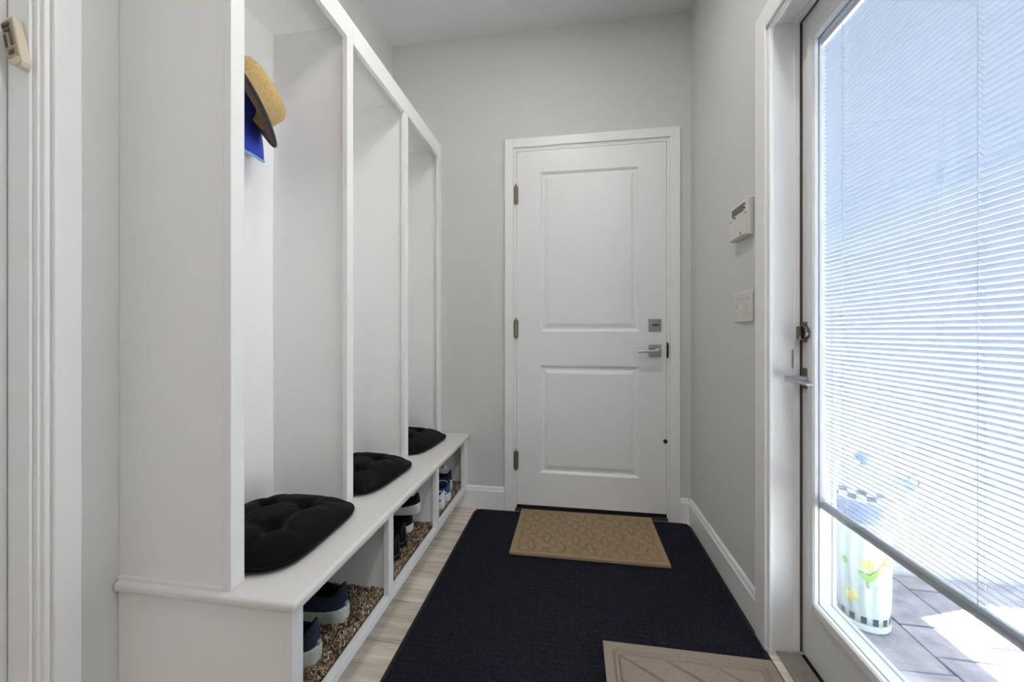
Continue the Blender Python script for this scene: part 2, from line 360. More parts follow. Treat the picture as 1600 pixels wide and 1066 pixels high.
# ------------------------------------------------------------------ glass door in the right wall
casing('trim_3', 'white casing around the glass door on the right', 'y', XR, -1, 0.487, 1.372, 0.083, 2.022, M['white'], 0.012)
JX1 = XO - 0.005
struct(boxes('trim_4', [(XR - 0.004, JX1, D2Y1, D2Y1 + 0.02, 0, D2Z + 0.005), (XR - 0.004, JX1, D2Y0 - 0.02, D2Y0, 0, D2Z + 0.005), (XR - 0.004, JX1, D2Y0 - 0.02, D2Y1 + 0.02, D2Z + 0.005, D2Z + 0.025),
    (0.705, 0.722, D2Y1 - 0.005, D2Y1, 0.012, D2Z + 0.005), (0.705, 0.722, D2Y0, D2Y1, D2Z - 0.002, D2Z + 0.005)], M['white'], bevel=0.0015), 'white jamb lining and stop of the glass door')
LF = 0.730; LB = 0.775; LY0, LY1, LZ0, LZ1 = 0.545, 1.318, 0.212, 1.938
d2 = thing('door_2', 'white full-glass exterior door with nickel lever and deadbolt on the right', None, (LF, (D2Y0 + D2Y1) / 2, 0), kind='structure')
boxes('door_leaf', [(LF, LB, LY1, D2Y1 - 0.004, 0.014, D2Z), (LF, LB, D2Y0 + 0.003, LY0, 0.014, D2Z), (LF, LB, LY0, LY1, LZ1, D2Z), (LF, LB, LY0, LY1, 0.014, LZ0)], M['extdoor'], d2)
def frame(name, parent, m, x0, x1, wd, inset=0.0, bevel=0.002):
    y0, y1, z0, z1 = LY0 + inset, LY1 - inset, LZ0 + inset, LZ1 - inset
    return boxes(name, [(x0, x1, y1 - wd, y1, z0, z1), (x0, x1, y0, y0 + wd, z0, z1), (x0, x1, y0 + wd, y1 - wd, z1 - wd, z1), (x0, x1, y0 + wd, y1 - wd, z0, z0 + wd)], m, parent, bevel)
lf = frame('lite_frame', d2, M['extdoor'], LF - 0.009, LF, 0.028, inset=-0.026, bevel=0.0035)
frame('glazing_bead', d2, M['vinyl'], LF - 0.004, LF + 0.006, 0.004, inset=-0.0002, bevel=0.001)
boxes('pane', [(LF + 0.006, LF + 0.010, LY0, LY1, LZ0, LZ1)], M['glass'], d2)
frame('spacer', d2, M['vinyl'], LF + 0.0102, LF + 0.0388, 0.004, bevel=0)
boxes('pane', [(LF + 0.039, LF + 0.043, LY0, LY1, LZ0, LZ1)], M['glass'], d2)
frame('outer_lite_frame', d2, M['vinyl'], LB, LB + 0.012, 0.022, inset=-0.018, bevel=0.003)
boxes('door_sweep', [(LF + 0.004, LB, D2Y0 + 0.003, D2Y1 - 0.004, 0.006, 0.0138)], M['black'], d2)
boxes('weatherstrip', [(0.7235, 0.7298, D2Y1 - 0.0035, D2Y1 - 0.0005, 0.014, D2Z), (0.7225, 0.7295, D2Y0 + 0.004, D2Y1 - 0.004, D2Z - 0.0005, D2Z + 0.003)], M['gasket'], d2)
# deadbolt and lever: square roses on the far stile
SY = 1.356
db2 = boxes('deadbolt', [(LF - 0.008, LF, SY - 0.033, SY + 0.022, 1.010, 1.074)], M['darknickel'], d2, 0.002)
bm = bmesh.new(); tube(bm, [(LF - 0.008, SY - 0.006, 1.040), (LF - 0.022, SY - 0.006, 1.040)], 0.023, 24)
add_box(bm, LF - 0.034, LF - 0.022, SY - 0.011, SY - 0.001, 1.020, 1.060); fin('thumb_turn', bm, M['darknickel'], db2, 0.002)
lr2 = boxes('lever_rose', [(LF - 0.008, LF, SY - 0.033, SY + 0.022, 0.862, 0.928)], M['darknickel'], d2, 0.002)
bm = bmesh.new()
tube(bm, [(LF - 0.008, SY - 0.008, 0.895), (LF - 0.050, SY - 0.008, 0.895)], 0.010, 14)
prism(bm, [(SY + 0.006, 0.885), (SY + 0.006, 0.903), (SY - 0.09, 0.899), (SY - 0.115, 0.893), (SY - 0.113, 0.887)], 'x', LF - 0.066, LF - 0.046)
fin('door_lever', bm, M['nickel'], lr2, 0.003)
boxes('latch_plate', [(0.7, 0.7045, D2Y1 - 0.0015, D2Y1 + 0.001, 0.925, 0.985)], M['nickel'], d2)
sl = thing('door_sill', 'grey metal sill under the glass door', 'threshold', (0.69, 0.93, 0))
boxes('sill_plate', [(0.652, 0.722, D2Y0 + 0.001, D2Y1 - 0.006, 0.0005, 0.010)], M['sill'], sl, 0.002)
boxes('gasket_strip', [(0.7225, 0.778, D2Y0 + 0.001, D2Y1 - 0.006, 0.0005, 0.0055)], M['black'], sl)

# blind between the panes
BX = LF + 0.024; BY0, BY1 = LY0 + 0.0052, LY1 - 0.0052; ZR = 0.517
bl = thing('window_blind', 'white slatted blind between the panes of the glass door', 'blind', (BX, (BY0 + BY1) / 2, ZR))
PITCH, CH, TILT = 0.0125, 0.0127, math.radians(40)
bm = bmesh.new(); cs = []
for i in range(5):
    s = -1 + i / 2; u = s * CH / 2; hgt = 0.0007 * (1 - s * s)
    cs.append((u * math.cos(TILT) + hgt * math.sin(TILT), -u * math.sin(TILT) + hgt * math.cos(TILT)))
top = [(x, z + 0.00012) for x, z in cs]; bot = [(x, z - 0.00012) for x, z in cs[::-1]]
hl = (BY1 - BY0) / 2
rings_mesh(bm, [[(p[0], -hl, p[1]) for p in top + bot], [(p[0], hl, p[1]) for p in top + bot]], True, True)
bmesh.ops.recalc_face_normals(bm, faces=bm.faces)
sm = bpy.data.meshes.new('slat'); bm.to_mesh(sm); bm.free(); sm.materials.append(M['slat'])
z = 0.020; zs = []
while ZR + z < LZ1 - 0.030:
    o = bpy.data.objects.new('slat', sm); COL.objects.link(o); o.parent = bl; o.location = (0, 0, z); zs.append(z); z += PITCH
br = bmesh.new(); prism(br, [(BX - 0.009, ZR - 0.011), (BX - 0.009, ZR + 0.006), (BX - 0.004, ZR + 0.011), (BX + 0.006, ZR + 0.011), (BX + 0.009, ZR + 0.006), (BX + 0.009, ZR - 0.011)], 'y', BY0, BY1)
fin('bottom_rail', br, M['rail'], bl, 0.0015)
for y in (1.215, 0.60): boxes('rail_clip', [(BX - 0.0101, BX - 0.0091, y - 0.008, y + 0.008, ZR - 0.011, ZR + 0.004)], M['slat'], bl)
boxes('head_rail', [(BX - 0.009, BX + 0.009, BY0, BY1, LZ1 - 0.026, LZ1 - 0.009)], M['vinyl'], bl, 0.001)
zt = LZ1 - 0.027 - ZR
for y in (1.225, 0.855):
    bm = bmesh.new()
    for dx in (-0.0062, 0.0062):
        tube(bm, [(BX + dx, y, ZR + 0.012), (BX + dx, y, ZR + zt)], 0.0007, 5)
    for zz in zs: tube(bm, [(BX - 0.0062, y, ZR + zz + 0.0052), (BX + 0.0062, y, ZR + zz - 0.0052)], 0.0009, 4)
    fin('ladder_cord', bm, M['slat'], bl)

# ------------------------------------------------------------------ doorway at the far left
casing('trim_5', 'white casing of the doorway at the far left', 'y', XL, 1, LD0 - 0.005, LD1 + 0.005, 0.058, 2.045, M['white'], 0.011)
struct(boxes('trim_6', [(XL - 0.15, XL + 0.004, LD1, LD1 + 0.02, 0, 2.06), (XL - 0.15, XL + 0.004, LD0 - 0.02, LD0, 0, 2.06), (XL - 0.15, XL + 0.004, LD0, LD1, 2.04, 2.06),
    (-1.158, -1.102, LD1 - 0.006, LD1, 0, 2.04), (-1.158, -1.102, LD0, LD0 + 0.006, 0, 2.04)], M['white'], bevel=0.0015), 'white jamb and stop of the doorway at the far left')
d3 = thing('door_3', 'white flush door set back in the far left doorway', None, (-1.18, 0.2, 0), kind='structure')
boxes('door_leaf', [(-1.20, -1.164, LD0 + 0.003, LD1 - 0.003, 0.01, 2.035)], M['door'], d3, 0.002)

# ------------------------------------------------------------------ locker over the bench
BT = 0.440; LXF = -0.784; LTOP = 2.163
st = [(0.795, 0.833), (1.268, 1.306), (1.745, 1.783), (2.220, 2.2615)]
lk = thing('hall_locker', 'tall white open locker with three bays standing on the bench', 'locker', (-0.94, 1.53, BT))
for a, b in st: boxes('stile', [(LXF - 0.019, LXF, a, b, BT + 0.0005, LTOP)], M['locker'], lk, 0.001)
for i in range(3): boxes('header_rail', [(LXF - 0.019, LXF, st[i][1], st[i + 1][0], 2.083, LTOP)], M['locker'], lk, 0.001)
boxes('side_panel', [(XL + 0.001, LXF - 0.0192, 0.795, 0.813, BT + 0.0005, LTOP)], M['locker'], lk)
boxes('side_panel', [(XL + 0.001, LXF - 0.0192, 2.243, 2.2615, BT + 0.0005, LTOP)], M['locker'], lk)
for a, b in st[1:3]: boxes('divider_panel', [(XL + 0.013, LXF - 0.0192, (a + b) / 2 - 0.009, (a + b) / 2 + 0.009, BT + 0.0005, 2.128)], M['locker'], lk)
boxes('top_panel', [(XL + 0.001, LXF - 0.0192, 0.8135, 2.2425, 2.128, 2.146)], M['locker'], lk)
boxes('back_panel', [(XL + 0.001, XL + 0.012, 0.8135, 2.2425, BT + 0.0005, 2.1275)], M['locker'], lk)
bm = bmesh.new(); hkx, hky, hkz = XL + 0.012, 1.06, 1.80
add_box(bm, hkx, hkx + 0.004, hky - 0.012, hky + 0.012, hkz - 0.03, hkz + 0.03)
tube(bm, [(hkx + 0.003, hky, hkz - 0.01), (hkx + 0.03, hky, hkz - 0.018), (hkx + 0.045, hky, hkz - 0.008), (hkx + 0.05, hky, hkz + 0.012)], 0.005, 10)
fin('coat_hook', bm, M['nickel'], lk, 0.001)

bb = thing('storage_bench', 'white bench with rounded seat edge and three shoe cubbies under the locker', 'bench', (-0.85, 1.53, 0)); bt = bb
boxes('seat_board', [(XL + 0.001, -0.607, 0.778, 2.2615, BT - 0.025, BT)], M['bench'], bt, 0.010).modifiers['bevel'].segments = 6
bm = bmesh.new(); prism(bm, [(0.795, BT), (0.7895, BT), (0.7905, BT + 0.006), (0.7945, BT + 0.010), (0.795, BT + 0.010)], 'x', XL + 0.001, LXF - 0.02)
fin('cove_strip', bm, M['bench'], bt)

FX = -0.622; Z0, ZF = 0.108, 0.135; ZT = BT - 0.0255
bs = [(0.790, 0.826), (1.255, 1.291), (1.727, 1.763), (2.190, 2.2615)]
for a, b in bs: boxes('stile', [(FX - 0.019, FX, a, b, Z0, ZT)], M['locker'], bb, 0.001)
for i in range(3):
    boxes('bottom_rail', [(FX - 0.019, FX, bs[i][1], bs[i + 1][0], Z0, ZF)], M['locker'], bb, 0.001)
    boxes('top_rail', [(FX - 0.019, FX, bs[i][1], bs[i + 1][0], ZT - 0.012, ZT)], M['locker'], bb, 0.001)
boxes('side_panel', [(XL + 0.001, FX - 0.0192, 0.793, 0.811, 0.0005, ZT)], M['locker'], bb)
boxes('side_panel', [(XL + 0.001, FX - 0.0192, 2.243, 2.2615, 0.135, ZT)], M['locker'], bb)
for a, b in bs[1:3]: boxes('divider_panel', [(XL + 0.013, FX - 0.0192, (a + b) / 2 - 0.009, (a + b) / 2 + 0.009, ZF, ZT)], M['locker'], bb)
boxes('cubby_floor', [(XL + 0.001, FX - 0.0192, 0.8112, 2.2615, ZF - 0.018, ZF - 0.0002)], M['locker'], bb)
boxes('back_panel', [(XL + 0.001, XL + 0.012, 0.8112, 2.2428, ZF, ZT)], M['locker'], bb)
boxes('toe_kick', [(-0.72, -0.702, 0.8112, 2.2615, 0.0005, ZF - 0.0185)], M['locker'], bb)

# ------------------------------------------------------------------ seat cushions
def cushion(label, cx, cy, rz, sx, sy, seed):
    rnd = random.Random(seed)
    root = thing('seat_cushion', label, 'cushion', (cx, cy, BT + 0.0003), 'black cushions on the bench', rz)
    N = 56; T = 0.052
    tufts = [(a * 0.36 + rnd.uniform(-.03, .03), b * 0.36 + rnd.uniform(-.03, .03)) for a in (-1, 1) for b in (-1, 1)]
    def plan(u, v):
        a, b, n_ = abs(u), abs(v), 4.6
        if a + b < 1e-6: return 0.0, 0.0
        q = max(a, b) / (a ** n_ + b ** n_) ** (1 / n_); return u * q * sx / 2, v * q * sy / 2
    def h(u, v):
        e = (1 - abs(u) ** 3.2) * (1 - abs(v) ** 3.2)
        z = 0.015 + T * max(0, e) ** 0.62
        for a, b in tufts:
            d2_ = (u - a) ** 2 + (v - b) ** 2; z -= 0.030 * math.exp(-d2_ / 0.018) * max(0, e)
        for i in range(4):
            for j in range(i + 1, 4):
                (a, b), (c, d) = tufts[i], tufts[j]
                if abs(a - c) > 0.4 and abs(b - d) > 0.4: continue
                L2 = (c - a) ** 2 + (d - b) ** 2; t = max(-0.0, min(1.0, ((u - a) * (c - a) + (v - b) * (d - b)) / L2))
                q = (u - a - t * (c - a)) ** 2 + (v - b - t * (d - b)) ** 2
                z -= 0.008 * math.exp(-q / 0.006)
        for a, b in tufts:                                   # creases running from the tufts to the edge
            sa, sb = math.copysign(1, a), math.copysign(1, b)
            if u * sa > abs(a): z -= 0.005 * math.exp(-(v - b) ** 2 / 0.006) * max(0, e)
            if v * sb > abs(b): z -= 0.005 * math.exp(-(u - a) ** 2 / 0.006) * max(0, e)
        return max(z, 0.010)
    bm = bmesh.new(); g = []
    for i in range(N + 1):
        r = []
        for j in range(N + 1):
            u, v = -1 + 2 * i / N, -1 + 2 * j / N; x, y = plan(u, v); r.append(bm.verts.new((x, y, h(u, v))))
        g.append(r)
    b = []
    for i in range(N + 1):
        r = []
        for j in range(N + 1):
            if i in (0, N) or j in (0, N): r.append(g[i][j]); continue
            u, v = -1 + 2 * i / N, -1 + 2 * j / N; x, y = plan(u, v); e = min(1 - abs(u), 1 - abs(v))
            r.append(bm.verts.new((x, y, 0.0005 + 0.014 * math.exp(-e / 0.05))))
        b.append(r)
    for i in range(N):
        for j in range(N):
            bm.faces.new((g[i][j], g[i + 1][j], g[i + 1][j + 1], g[i][j + 1])); bm.faces.new((b[i][j], b[i][j + 1], b[i + 1][j + 1], b[i + 1][j]))
    fin('cushion_body', bm, M['cushion'], root, smooth=True, world=False)
    pts = []
    for s, f in ((0, lambda t: (t, -1)), (1, lambda t: (1, t)), (2, lambda t: (-t, 1)), (3, lambda t: (-1, -t))):
        for q in range(24):
            x, y = plan(*f(-1 + q / 12)); pts.append((x, y, 0.014))
    bm = bmesh.new(); tube(bm, pts, 0.005, 8, True); fin('piping', bm, M['cushion'], root, smooth=True, world=False)
    for a, c in tufts:
        x, y = plan(a, c); bm = bmesh.new()
        lathe(bm, [(0.0002, 0.004), (0.005, 0.003), (0.007, 0.0), (0.0065, -0.003)], (x, y, h(a, c) + 0.001), 12, True, True)
        fin('tuft_button', bm, M['cushion'], root, smooth=True, world=False)
    return root
cushion('black tufted cushion in the locker bay nearest the viewer', -0.893, 1.045, 0.02, 0.375, 0.40, 1)
cushion('black tufted cushion in the middle locker bay', -0.896, 1.515, -0.09, 0.37, 0.385, 2)
cushion('black tufted cushion in the locker bay by the end wall', -0.898, 1.995, -0.10, 0.37, 0.385, 3)

# ------------------------------------------------------------------ shag rug pieces in the cubbies
def shag(label, y0, y1, seed):
    rnd = random.Random(seed); x0, x1 = XL + 0.02, FX - 0.022
    root = thing('shag_rug', label, 'rug', ((x0 + x1) / 2, (y0 + y1) / 2, ZF), 'shag rug pieces in the shoe cubbies')
    boxes('backing', [(x0, x1, y0, y1, ZF + 0.0002, ZF + 0.006)], M['shagbase'], root)
    cols = [lin(c) for c in ((190, 170, 142), (160, 138, 110), (112, 90, 68), (222, 206, 184), (78, 60, 45), (140, 118, 92), (52, 41, 32))]
    V, F, C = [], [], []
    n = int((x1 - x0) * (y1 - y0) * 105000); cx, cy = (x0 + x1) / 2, (y0 + y1) / 2
    for _ in range(n):
        x, y = rnd.uniform(x0, x1), rnd.uniform(y0, y1); a = rnd.uniform(0, 2 * math.pi)
        ln = rnd.uniform(0.012, 0.026); w = rnd.uniform(0.0009, 0.0019); zt = rnd.uniform(0.010, 0.021)
        dx, dy = math.cos(a), math.sin(a); px, py = -dy * w, dx * w; c = rnd.choice(cols); b = len(V)
        ex, ey = x + dx * ln, y + dy * ln
        ex, ey = min(max(ex, x0 + .002), x1 + .004), min(max(ey, y0 - .002), y1 + .002)
        mx, my = x + (ex - x) * .5, y + (ey - y) * .5; z0 = ZF + 0.005
        for (qx, qy, qz, ww) in ((x, y, z0, 1), (mx, my, z0 + zt, 1), (ex, ey, z0 + zt * rnd.uniform(.35, 1.0), 0.5)):
            V.append((qx + px * ww - cx, qy + py * ww - cy, qz - ZF)); V.append((qx - px * ww - cx, qy - py * ww - cy, qz - ZF))
        F += [(b, b + 1, b + 3, b + 2), (b + 2, b + 3, b + 5, b + 4)]; C += [c] * 6
    me = bpy.data.meshes.new('pile'); me.from_pydata(V, [], F)
    at = me.color_attributes.new('strand', 'FLOAT_COLOR', 'POINT')
    at.data.foreach_set('color', [v for c in C for v in (c[0], c[1], c[2], 1.0)])
    o = link('pile', me, M['shag'], root); o['kind'] = 'stuff'
shag('brown and beige shag rug piece in the cubby nearest the viewer', 0.822, 1.262, 11)
shag('brown and beige shag rug piece in the middle cubby', 1.292, 1.734, 12)
shag('brown and beige shag rug piece in the cubby by the end wall', 1.766, 2.240, 13)

# ------------------------------------------------------------------ shoes
def shoe(label, loc, rz, upper, sole, L=0.285, Wd=0.098, sh=0.034, hh=0.112, name='sneaker', tilt=None, laces=None, tab=None, heel_patch=None, group=None, stripe=None, lowcut=1.0, kids=1.0):
    root = thing(name, label, 'shoe', loc, group)
    root.rotation_euler = tilt if tilt else (0, 0, rz)
    n = 40
    def foot(i, s=1.0):
        a = 2 * math.pi * i / n; x = (1 - math.cos(a)) / 2
        hw = Wd / 2 * (0.78 + 0.22 * min(1, max(0, (x - 0.2) / 0.45)))
        y = math.copysign(abs(math.sin(a)) ** 0.62, math.sin(a)) * hw
        if x > 0.55: y += 0.010 * (x - 0.55) / 0.45
        return x * L, y * s, x
    def spring(x): return 0.012 * max(0, (x - 0.72) / 0.28) ** 2 + 0.004 * max(0, (0.08 - x) / 0.08) ** 2
    rs = []
    for s, z in ((0.90, 0.0), (0.985, 0.004), (1.03, sh * 0.35), (1.035, sh * 0.8), (1.0, sh)):
        r = []
        for i in range(n):
            x, y, u = foot(i); lift = 1 + (0.30 * max(0, 1 - u / 0.25) if z > sh * 0.3 else 0)
            r.append((L / 2 + (x - L / 2) * (1 + (s - 1) * 0.5), y * s, z * lift + spring(u)))
        rs.append(r)
    bm = bmesh.new(); rings_mesh(bm, rs, True, True); fin('sole', bm, sole, root, smooth=True, world=False)
    c0, c1 = 0.035 * L, 0.47 * L
    def collar(i):
        a = 2 * math.pi * i / n; u = (1 - math.cos(a)) / 2; x = c0 + (c1 - c0) * u; y = math.sin(a) * Wd * 0.33
        z = hh * lowcut * (0.80 - 0.13 * math.sin(math.pi * min(1, u * 1.15)) + 0.04 * u) + hh * 0.20 * max(0, 1 - u / 0.13) ** 1.2
        return x - (0.006 * max(0, 1 - u / 0.12)), y, z
    m_ = 12; rs = []
    for j in range(m_ + 1):
        v = j / m_; f = v ** 1.75; r = []
        for i in range(n):
            fx, fy, u = foot(i); cx, cy, cz = collar(i)
            g = 1 - (1 - v) ** (1.0 + 0.9 * max(0, (u - 0.5) * 2)); zb = sh * 0.92 * (1 + 0.3 * max(0, 1 - u / 0.25)) + spring(u)
            bulge = 1 + 0.05 * math.sin(math.pi * v)
            r.append((fx * 0.985 + L * 0.006 + (cx - fx) * f, (fy * 0.96 + (cy - fy * 0.96) * f) * bulge, zb + (cz - zb) * g))
        rs.append(r)
    top_ring = rs[-1]
    bm = bmesh.new(); rings_mesh(bm, rs); up = fin('upper', bm, upper, root, smooth=True, world=False)
    bm = bmesh.new(); mid = ((c0 + c1) / 2, 0)
    def inn(k, dz): return [(mid[0] + (p[0] - mid[0]) * k, p[1] * k, max(sh * 1.02, p[2] - dz)) for p in top_ring]
    rings_mesh(bm, [top_ring, inn(0.93, -0.002), inn(0.87, 0.006), inn(0.82, 0.035), [(p[0], p[1], sh + 0.006) for p in inn(0.8, 0)]], False, True)
    fin('lining', bm, M['lining'], root, smooth=True, world=False)
    if laces:
        for q in range(4):
            x = c1 + 0.012 + q * 0.017; z = 0.80 * hh * lowcut - 0.002 - q * 0.0105; w = 0.026 - q * 0.002
            bm = bmesh.new(); tube(bm, [(x, -w, z - 0.006), (x + 0.002, -w * .5, z + 0.003), (x + 0.003, 0, z + 0.0055), (x + 0.002, w * .5, z + 0.003), (x, w, z - 0.006)], 0.0028, 6)
            fin('lace', bm, laces, root, smooth=True, world=False)
    if tab:
        bm = bmesh.new(); zt = hh * 1.0 * lowcut
        tube(bm, [(0.004, -0.008, zt * 0.72), (-0.006, -0.008, zt * .80), (-0.006, -0.006, zt * 1.0), (0.004, 0, zt * 1.06), (-0.006, 0.006, zt * 1.0), (-0.006, 0.008, zt * .80), (0.004, 0.008, zt * 0.72)], 0.0028, 6)
        fin('pull_tab', bm, tab, root, smooth=True, world=False)
    if heel_patch:
        bm = bmesh.new()
        rings_mesh(bm, [[(0.0008 - .0035, -0.006, sh * 1.30), (0.0008 - .0035, 0.006, sh * 1.30), (-0.0015, 0.006, sh * 1.66), (-0.0015, -0.006, sh * 1.66)], [(0.012, -0.0055, sh * 1.30), (0.012, 0.0055, sh * 1.30), (0.012, 0.0055, sh * 1.66), (0.012, -0.0055, sh * 1.66)]], True, True)
        fin('heel_patch', bm, heel_patch, root, 0.002, world=False)
    if stripe:
        for sd in (-1, 1):
            bm = bmesh.new(); pts = []
            for q in range(7):
                t = q / 6; i = int(3 + t * 8) if sd > 0 else n - int(3 + t * 8); j = int(2 + 6 * math.sin(t * math.pi))
                p = Vector(rs[j][i]); pts.append((p.x, p.y + sd * 0.0015, p.z))
            tube(bm, pts, 0.004, 6); fin('side_stripe', bm, stripe, root, smooth=True, world=False)
    return root
PI = math.pi; ZS = ZF + 0.014
g1 = 'navy knit pair in the nearest cubby'
shoe('navy knit sneaker with pale sole, closer to the bench end', (-0.674, 0.958, ZS), PI, M['navy'], M['palesole'], hh=0.122, sh=0.040, heel_patch=M['greystripe'])
shoe('navy knit sneaker with pale sole, further from the bench end', (-0.686, 1.108, ZS), PI - 0.10, M['navy'], M['palesole'], hh=0.122, sh=0.040, heel_patch=M['greystripe'])
shoe('black leather shoe nearest the stile in the middle cubby', (-0.668, 1.440, ZS), PI + 0.05, M['leather'], M['leather'], sh=0.022, hh=0.105, name='leather_shoe')
shoe('black leather shoe beside the white-soled sneakers in the middle cubby', (-0.682, 1.530, ZS), PI, M['leather'], M['leather'], sh=0.022, hh=0.105, name='leather_shoe')
shoe('black sneaker with white sole lying underneath its mate', (-0.706, 1.652, ZS), PI + 0.03, M['blackknit'], M['whitesole'], hh=0.088, sh=0.030)
shoe('black sneaker with white sole stacked on top of its mate', (-0.664, 1.636, ZS + 0.094), 0, M['blackknit'], M['whitesole'], hh=0.088, sh=0.034, L=0.285, tilt=(math.radians(4), math.radians(5), PI - 0.12))
shoe('dark purple sneaker with white sole and grey stripe in the far cubby', (-0.672, 2.118, ZS), PI + 0.02, M['purple'], M['whitesole'], hh=0.118, sh=0.036, L=0.26, Wd=0.092, stripe=M['greystripe'])
shoe('blue and white sneaker with white pull loop in the far cubby', (-0.638, 1.985, ZS), PI + 0.05, M['blue'], M['whitesole'], hh=0.105, sh=0.036, L=0.25, Wd=0.088, tab=M['offwhite'], stripe=M['offwhite'])
shoe('white sneaker in front of the blue one in the far cubby', (-0.637, 1.893, ZS), PI + 0.03, M['offwhite'], M['whitesole'], hh=0.098, sh=0.034, L=0.25, Wd=0.086, stripe=M['blue'])
shoe('black low shoe tucked behind the stile in the far cubby', (-0.660, 1.803, ZS), PI, M['leather'], M['leather'], sh=0.018, hh=0.06, L=0.24, Wd=0.066, name='leather_shoe')
shoe('white shoe with red print resting on top of the purple sneaker', (-0.690, 2.080, ZS + 0.126), 0, M['redprint'], M['whitesole'], L=0.17, Wd=0.064, hh=0.072, sh=0.016, tilt=(0, math.radians(12), PI - 0.25), tab=M['redprint'], lowcut=1.0)

# ------------------------------------------------------------------ hats in the first bay
def hat():
    c = Vector((-0.975, 1.030, 1.745)); fw = (c - Vector((0, 0, 1.042))).normalized()
    right = fw.cross(Vector((0, 0, 1))).normalized(); up = right.cross(fw)
    ax = (right * 0.77 + up * 0.53 + fw * 0.17).normalized()
    root = thing('straw_hat', 'tan woven straw hat with dark-bound brim hanging in the first bay', 'hat', c)
    root.rotation_mode = 'QUATERNION'; root.rotation_quaternion = ax.to_track_quat('Z', 'Y')
    n = 48
    def ring(r, z, q=1.10): return [(r * math.cos(2 * PI * k / n), r * q * math.sin(2 * PI * k / n), z) for k in range(n)]
    bm = bmesh.new(); pr = [(0.088, 0.0), (0.089, 0.012), (0.086, 0.035), (0.083, 0.060), (0.078, 0.076), (0.066, 0.084), (0.040, 0.080), (0.012, 0.076)]
    rings_mesh(bm, [ring(r, z) for r, z in pr], False, True)
    uvl = bm.loops.layers.uv.new('UVMap')
    for f in bm.faces:
        for l in f.loops:
            co = l.vert.co; a = math.atan2(co.y, co.x)
            l[uvl].uv = ((a + PI) * 0.086 if f.calc_center_median().x > -0.06 or co.y > 0 else (a + PI) * 0.086, co.z if len(f.verts) == 4 else co.x)
    fin('crown', bm, M['straw'], root, smooth=True, world=False)
    def brim(z_off): return [[(p[0], p[1], z + z_off + 0.012 * (p[0] / 0.13) ** 2 * (r > 0.1)) for p in ring(r, 0)] for r, z in ((0.0885, 0.0), (0.105, -0.003), (0.120, -0.003), (0.130, 0.0))]
    bm = bmesh.new(); rings_mesh(bm, brim(0.0)); fin('brim_top', bm, M['hatedge'], root, smooth=True, world=False)
    bm = bmesh.new(); rings_mesh(bm, brim(-0.0025)); fin('brim_underside', bm, M['hatunder'], root, smooth=True, world=False)
    bm = bmesh.new(); tube(bm, [(p[0] * 1.008, p[1] * 1.008, p[2] - 0.001) for p in brim(0)[-1]], 0.0052, 8, True); fin('brim_binding', bm, M['hatedge'], root, smooth=True, world=False)
hat()
def cap():
    root = thing('baseball_cap', 'royal blue cap with light blue bill trim hanging under the straw hat', 'cap', (-1.078, 1.088, 1.762))
    # local: z out of the wall (crown), x down (bill)
    R = Matrix(((0, 0, 1), (0, 1, 0), (-1, 0, 0)))
    root.rotation_mode = 'QUATERNION'; root.rotation_quaternion = (Euler((0, 0, 0)).to_matrix() @ R).to_quaternion()
    bm = bmesh.new(); n = 36; rs = []
    for i in range(9):
        a = PI / 2 * i / 8.4; rs.append([(0.082 * 1.0 * math.cos(a) * math.cos(2 * PI * k / n), 0.075 * math.cos(a) * math.sin(2 * PI * k / n), 0.006 + 0.070 * math.sin(a)) for k in range(n)])
    rings_mesh(bm, rs, False, True); fin('crown', bm, M['capblue'], root, smooth=True, world=False)
    def bill(s, t, dz=0.0):                                   # s -1..1 across, t 0..1 outwards
        y = s * 0.090; x0 = 0.004
        return (x0 + t * (0.158 - 0.016 * abs(s) ** 3 - x0), y, 0.062 + 0.016 * math.sin(t * PI / 2) - 0.034 * s * s + dz)
    for nm, dz, m in (('bill', 0.0, M['capblue']), ('bill_underside', -0.003, M['capdark'])):
        bm = bmesh.new(); g = [[bm.verts.new(bill(-1 + i / 12, j / 8, dz)) for j in range(9)] for i in range(25)]
        for i in range(24):
            for j in range(8): bm.faces.new((g[i][j], g[i + 1][j], g[i + 1][j + 1], g[i][j + 1]))
        fin(nm, bm, m, root, smooth=True, world=False)
    bm = bmesh.new(); tube(bm, [bill(-1 + i / 16, 1.0, -0.0015) for i in range(33)], 0.0045, 8); fin('bill_trim', bm, M['captrim'], root, smooth=True, world=False)
cap()

